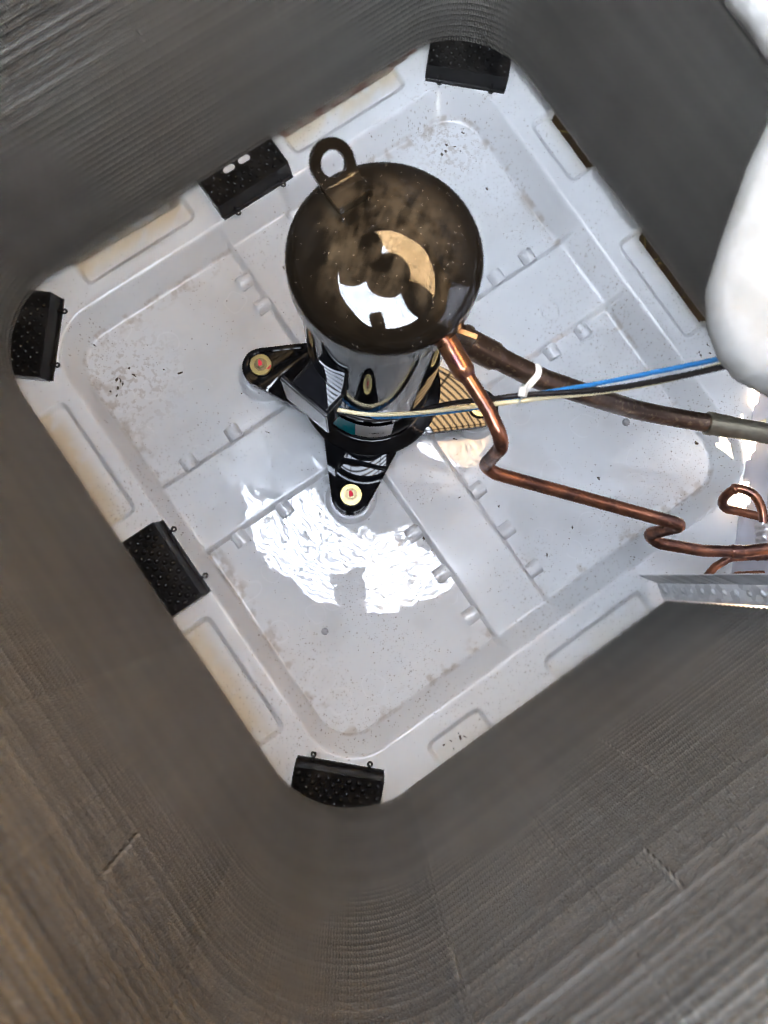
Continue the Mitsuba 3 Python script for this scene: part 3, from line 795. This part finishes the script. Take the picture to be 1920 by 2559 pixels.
suc = thing('suction_pipe', 'thick dark brown copper suction pipe running from the compressor shell to the right corner', 'pipe')
Sp = [(-0.004, -0.0050, 0.293), (0.0147, -0.0312, 0.284), (0.0568, -0.0857, 0.255), (0.1089, -0.1273, 0.208), (0.1600, -0.1600, 0.150), (0.1900, -0.1840, 0.135), (0.2270, -0.2176, 0.130), (0.3300, -0.3180, 0.130)]
add('tube', tube(fillet(Sp, 0.09), 0.0098, 28), 'old_copper', suc, smooth=True)
e_s = np.array(Sp[2]) - np.array(Sp[1]); e_s /= np.linalg.norm(e_s)
s0 = np.array(Sp[1])
add('socket', tube([s0 - e_s * 0.012, s0 - e_s * 0.002, s0 + e_s * 0.0, s0 + e_s * 0.026, s0 + e_s * 0.029, s0 + e_s * 0.033], [0.0122, 0.0122, 0.0122, 0.0122, 0.0108, 0.0098], 32), 'old_copper', suc, smooth=40)
add('stub_ring', tube([s0 - e_s * 0.010, s0 - e_s * 0.008, s0 - e_s * 0.004, s0 - e_s * 0.002], [0.0122, 0.0140, 0.0140, 0.0122], 32), 'old_copper', suc, smooth=30)
e2 = np.array(Sp[7]) - np.array(Sp[6]); e2 /= np.linalg.norm(e2)
s1 = np.array(Sp[6])
fit = add('fitting', tube([s1 - e2 * 0.004, s1 - e2 * 0.0035, s1 + e2 * 0.003, s1 + e2 * 0.0035, s1 + e2 * 0.020, s1 + e2 * 0.024, s1 + e2 * 0.095], [0.0100, 0.0124, 0.0124, 0.0118, 0.0117, 0.0110, 0.0110], 32), 'brassy', suc, smooth=40)
gus = wall_plate(np.array([0.012, -0.036]), np.array([-0.001, -0.018]), 0.285, 0.318, 0.004)
add('bracket', gus, 'old_copper', suc, smooth=False)

liq = thing('liquid_line', 'short hooked copper liquid line with foil wrapped end by the right edge', 'pipe')
Hp = [(0.1974, -0.3546, 0.13), (0.2065, -0.3403, 0.13), (0.2167, -0.3237, 0.13), (0.2200, -0.3057, 0.13), (0.2142, -0.2922, 0.125), (0.2067, -0.2895, 0.12), (0.1988, -0.2940, 0.11), (0.2007, -0.3051, 0.10), (0.2119, -0.3177, 0.10), (0.2400, -0.3488, 0.10)]
hp = spline(Hp, 8)
add('tube', tube(hp, 0.0046, 20), 'copper', liq, smooth=True)
add('braze_ring', tube(hp[34:39], [0.0047, 0.0058, 0.0060, 0.0058, 0.0047], 20), 'copper', liq, smooth=50)
fo = tube(hp[:12], 0.0085 + 0.0012 * np.sin(np.arange(12) * 2.1), 18)
fo.vertices += (meshkit.noise(fo.vertices * 400)[:, None] - 0.5) * 0.003
k = add('wrapping', fo, 'foil', liq, smooth=25)
tag(k, 'crumpled silver foil wrap')
cap_ = thing('capillary_tube', 'thin brown copper tube bending up from behind the galvanised end strip', 'pipe')
add('tube', tube(fillet([(0.120, -0.3570, 0.10), (0.1524, -0.3492, 0.10), (0.1720, -0.3510, 0.10), (0.2400, -0.3920, 0.10)], 0.014), 0.0042, 18), 'copper', cap_, smooth=True)
pj = np.array([0.196, -0.3655, 0.10]); dj = np.array([0.856, -0.516, 0])
add('braze_ring', tube([pj, pj + dj * 0.002, pj + dj * 0.006, pj + dj * 0.011, pj + dj * 0.013], [0.0043, 0.0054, 0.0050, 0.0053, 0.0043], 18), 'copper', cap_, smooth=40)
cap2 = thing('capillary_tube', 'thinnest straight copper tube lying just above the galvanised end strip', 'pipe')
add('tube', tube(fillet([(0.152, -0.3800, 0.07), (0.1801, -0.3773, 0.07), (0.2400, -0.4150, 0.07)], 0.01), 0.0026, 14), 'copper', cap2, smooth=True)
gp = np.array([(0.2979, -0.2498), (0.3289, -0.2596), (0.3180, -0.2760)])
br = add('corner_gusset', extrude(Polygon(gp), 0.0015, 0.05), 'cream_plastic', smooth=False)
tag(br, 'small pale triangular gusset behind the suction pipe fitting', 'bracket')

# ------------------------------------------------------------------ wires and cable tie
for nm, lab, mat, rad, pts in (
        ('wire', 'blue wire from the terminal box, the upper one of the three', 'blue_plastic', 0.0019, [(-0.0940, 0.0110, 0.150), (-0.0880, 0.0060, 0.150), (-0.0687, -0.0140, 0.150), (-0.0375, -0.0431, 0.190), (-0.0048, -0.0733, 0.245), (0.0277, -0.0908, 0.268), (0.0434, -0.0988, 0.277), (0.0759, -0.1212, 0.310), (0.1024, -0.1430, 0.360), (0.1180, -0.1620, 0.42)]),
        ('wire', 'black wire between the blue and the cream one', 'black_vinyl', 0.0023, [(-0.0950, 0.0100, 0.155), (-0.0900, 0.0045, 0.155), (-0.0620, -0.0225, 0.155), (-0.0168, -0.0534, 0.220), (0.0093, -0.0769, 0.260), (0.0329, -0.0931, 0.276), (0.0725, -0.1257, 0.310), (0.0982, -0.1485, 0.360), (0.1140, -0.1660, 0.42)]),
        ('wire', 'cream wire passing under the zigzag copper pipe', 'cream_plastic', 0.0021, [(-0.0960, 0.0120, 0.168), (-0.0920, 0.0060, 0.168), (-0.0689, -0.0150, 0.168), (-0.0375, -0.0430, 0.200), (-0.0050, -0.0725, 0.250), (0.0253, -0.0930, 0.270), (0.0450, -0.1040, 0.275), (0.0738, -0.1272, 0.305), (0.1007, -0.1493, 0.355), (0.1160, -0.1640, 0.42)])):
    k = add(nm, tube(spline(pts, 10), rad, 14), mat, smooth=True)
    tag(k, lab, 'wire')
tie = thing('cable_tie', 'white nylon cable tie holding the wires to the suction pipe', 'cable tie')
pc = np.array([0.0508, -0.0800, 0.2592]); e1 = np.cross(e_s, (0, 0, 1)); e1 /= np.linalg.norm(e1); e3 = np.cross(e1, e_s)
hd = np.array([0.0279, -0.0899, 0.285])
loop = [pc + 0.0105 * (math.cos(q) * e1 + math.sin(q) * e3) for q in np.linspace(-2.2, 2.3, 22)]
hdir = hd - pc
ang_h = math.atan2(hdir @ e3, hdir @ e1)
loop = [hd + np.array([0.001, 0, -0.004])] + [pc + 0.0108 * (math.cos(ang_h + q) * e1 + math.sin(ang_h + q) * e3) for q in np.linspace(0.75, 2 * math.pi - 0.75, 26)] + [hd + np.array([0.0, 0.001, -0.002])]
add('strap', tube(fillet(loop, 0.003, 0.003), 0.0029, 12, flat=(0.22, 1.0), ref=pc - loop[5]), 'nylon', tie, smooth=40)
Mh = frame(hd, (0.5, -0.2, -0.8), (0.0, -0.3, 0.95))
add('head', moved(rounded_box(0.0085, 0.0085, 0.006, 0.0012), Mh), 'nylon', tie, smooth=40)
add('tail', tube(spline([hd + np.array([0.008, 0.003, 0.003]), hd, hd + np.array([-0.002, -0.003, -0.006]), hd + np.array([-0.0055, -0.0055, -0.016])], 6), 0.0024, 12, flat=(0.3, 1.0)), 'nylon', tie, smooth=40)


# ------------------------------------------------------------------ white cloth at the right edge
def pillow(outline, z, R, seed, wr=0.005, step=0.003):
    poly = Polygon(outline).buffer(0.012).buffer(-0.012)
    ring_ = [poly]
    x0, y0, x1, y1 = poly.bounds
    gx, gy = np.meshgrid(np.arange(x0, x1 + step, step), np.arange(y0, y1 + step, step), indexing='ij')
    import shapely
    dist = shapely.distance(shapely.points(gx, gy), poly.exterior)
    ins = shapely.contains_xy(poly, gx, gy)
    pts = np.c_[gx[ins], gy[ins]]; dd_ = dist[ins]
    sel = dd_ > step * 0.5
    pts, dd_ = pts[sel], dd_[sel]
    n = int(poly.exterior.length / step)
    bd = np.array([poly.exterior.interpolate(q, normalized=True).coords[0] for q in np.arange(n) / n])
    from scipy.spatial import Delaunay
    P = np.vstack([bd, pts]); d_ = np.r_[np.zeros(n), dd_]
    tri_ = Delaunay(P).simplices
    cen_ = P[tri_].mean(1)
    tri_ = tri_[shapely.contains_xy(poly, cen_[:, 0], cen_[:, 1])]
    e = np.minimum(d_, R)
    h = np.sqrt(np.maximum(e * (2 * R - e), 0))
    wv = meshkit.fbm(np.c_[P * 22, np.zeros(len(P))], 4, seed) - 0.5
    fold = np.abs(np.sin((P[:, 0] * 70 + P[:, 1] * 25) + 6 * wv)) ** 3 * 0.3
    top = z + h * 0.75 + (wv * 2 - fold) * wr * np.minimum(1, d_ / 0.015)
    bot = z - h * 0.75
    m = len(P)
    a = P[tri_]
    flip = np.cross(a[:, 1] - a[:, 0], a[:, 2] - a[:, 0]) < 0
    tri_[flip] = tri_[flip][:, ::-1]
    return trimesh.Trimesh(np.vstack([np.c_[P, top], np.c_[P, bot]]), np.vstack([tri_, tri_[:, ::-1] + m]), process=True)


c1 = [(0.2180, -0.0458), (0.1910, -0.0605), (0.1430, -0.0929), (0.1167, -0.1124), (0.1032, -0.1328), (0.0966, -0.1539), (0.0974, -0.1726), (0.1069, -0.1899), (0.1320, -0.2350), (0.2000, -0.2600), (0.2600, -0.1600), (0.2700, -0.0300), (0.2550, -0.0250)]
cl = thing('white_cloth', 'blurred white cotton cloth bulging in at the right edge above the wires', 'cloth')
add('bulge', pillow(c1, 0.43, 0.035, 5), 'white_cotton', cl, smooth=True)
c2 = [(0.2480, 0.0400), (0.2500, 0.0300), (0.2512, 0.0180), (0.2495, 0.0050), (0.2488, -0.0058), (0.255, -0.0250), (0.2850, -0.0350), (0.3200, 0.0100), (0.3000, 0.0600), (0.2650, 0.0600)]
add('fold', pillow(c2, 0.43, 0.02, 9, 0.010), 'white_cotton', cl, smooth=True)

# ------------------------------------------------------------------ fan cover lifted off above the unit (outside the frame; seen in reflections, shades the pan)
fan = thing('fan_cover', 'dark fan top with round wire guard lifted above the unit, mirrored in the pan', 'fan cover')
ZC = 0.945
fc = np.array([0.015, 0.045, ZC])
Mf = frame(fc, (0.97, 0.02, 0.0), (-0.01, 0.01, 1))
fl_ = sbox(-0.47, -0.47, 0.47, 0.47).buffer(-0.06).buffer(0.06).difference(Point(0, 0).buffer(0.345, 64))
add('top_sheet', moved(extrude(fl_, 0.002), Mf), 'cover_paint', fan, smooth=False)
edge_ = sbox(-0.47, -0.47, 0.47, 0.47).buffer(-0.06).buffer(0.06)
add('skirt', moved(extrude(edge_.difference(edge_.buffer(-0.002)), 0.075, -0.075), Mf), 'cover_paint', fan, smooth=False)
rings = [trimesh.creation.torus(r_, 0.0024, major_sections=72, minor_sections=6) for r_ in np.arange(0.075, 0.346, 0.0142)]
add('wire_guard', moved(trimesh.util.concatenate(rings), Mf), 'cover_paint', fan, smooth=True)
for q in range(6):
    a_ = q * math.pi / 3 + 0.3
    add('strut', moved(cyl((0.05 * math.cos(a_), 0.05 * math.sin(a_), 0.003), (0.337 * math.cos(a_), 0.337 * math.sin(a_), 0.003), 0.0026, 10), Mf), 'cover_paint', fan)
add('motor', moved(lathe([(0.0, -0.05), (0.130, -0.05), (0.142, -0.042), (0.142, -0.012), (0.135, -0.006), (0.0, -0.006)], 40), Mf), 'cover_paint', fan)
for q in range(2):
    a_ = q * math.pi + 1.95
    n_ = 10
    V, F = [], []
    for i_ in range(n_):
        r_ = 0.10 + 0.225 * i_ / (n_ - 1)
        wdt = (0.66, 0.30)[q] + (0.16, 0.10)[q] * math.sin(i_ / (n_ - 1) * math.pi)
        for j_, s in enumerate(np.linspace(-1, 1, 7)):
            th = a_ + s * wdt
            V.append((r_ * math.cos(th), r_ * math.sin(th), -0.05 + s * 0.03 - 0.006 * (1 - s * s)))
    for i_ in range(n_ - 1):
        for j_ in range(6):
            k_ = i_ * 7 + j_
            F += [[k_, k_ + 7, k_ + 8], [k_, k_ + 8, k_ + 1]]
    V = np.array(V); F = np.array(F)
    V = np.vstack([V, V - [0, 0, 0.0015]]); F = np.vstack([F, F[:, ::-1] + 70])
    add('blade', moved(trimesh.Trimesh(V, F, process=False), Mf), 'cover_paint', fan, smooth=True)

# the sunlit tan house wall beside the unit (outside the frame; seen mirrored in the cap)
hw = add('house_wall', trimesh.creation.box(bounds=[(0.92, -4.0, -0.14), (1.12, 4.0, 4.4)]), 'stucco', smooth=False)
tag(hw, 'sunlit tan house wall beside the unit, mirrored in the compressor cap', 'wall')

# the phone that takes the picture, held under the cover just behind the lens
ph = add('phone', moved(rounded_box(0.076, 0.155, 0.008, 0.003), frame(EYE - FORWARD * 0.014 - UP * 0.050, np.cross(FORWARD, UP) + 0.25 * UP, -FORWARD)), 'moulded_plastic', smooth=40)
tag(ph, 'dark phone held under the fan cover, mirrored in the puddle', 'phone')
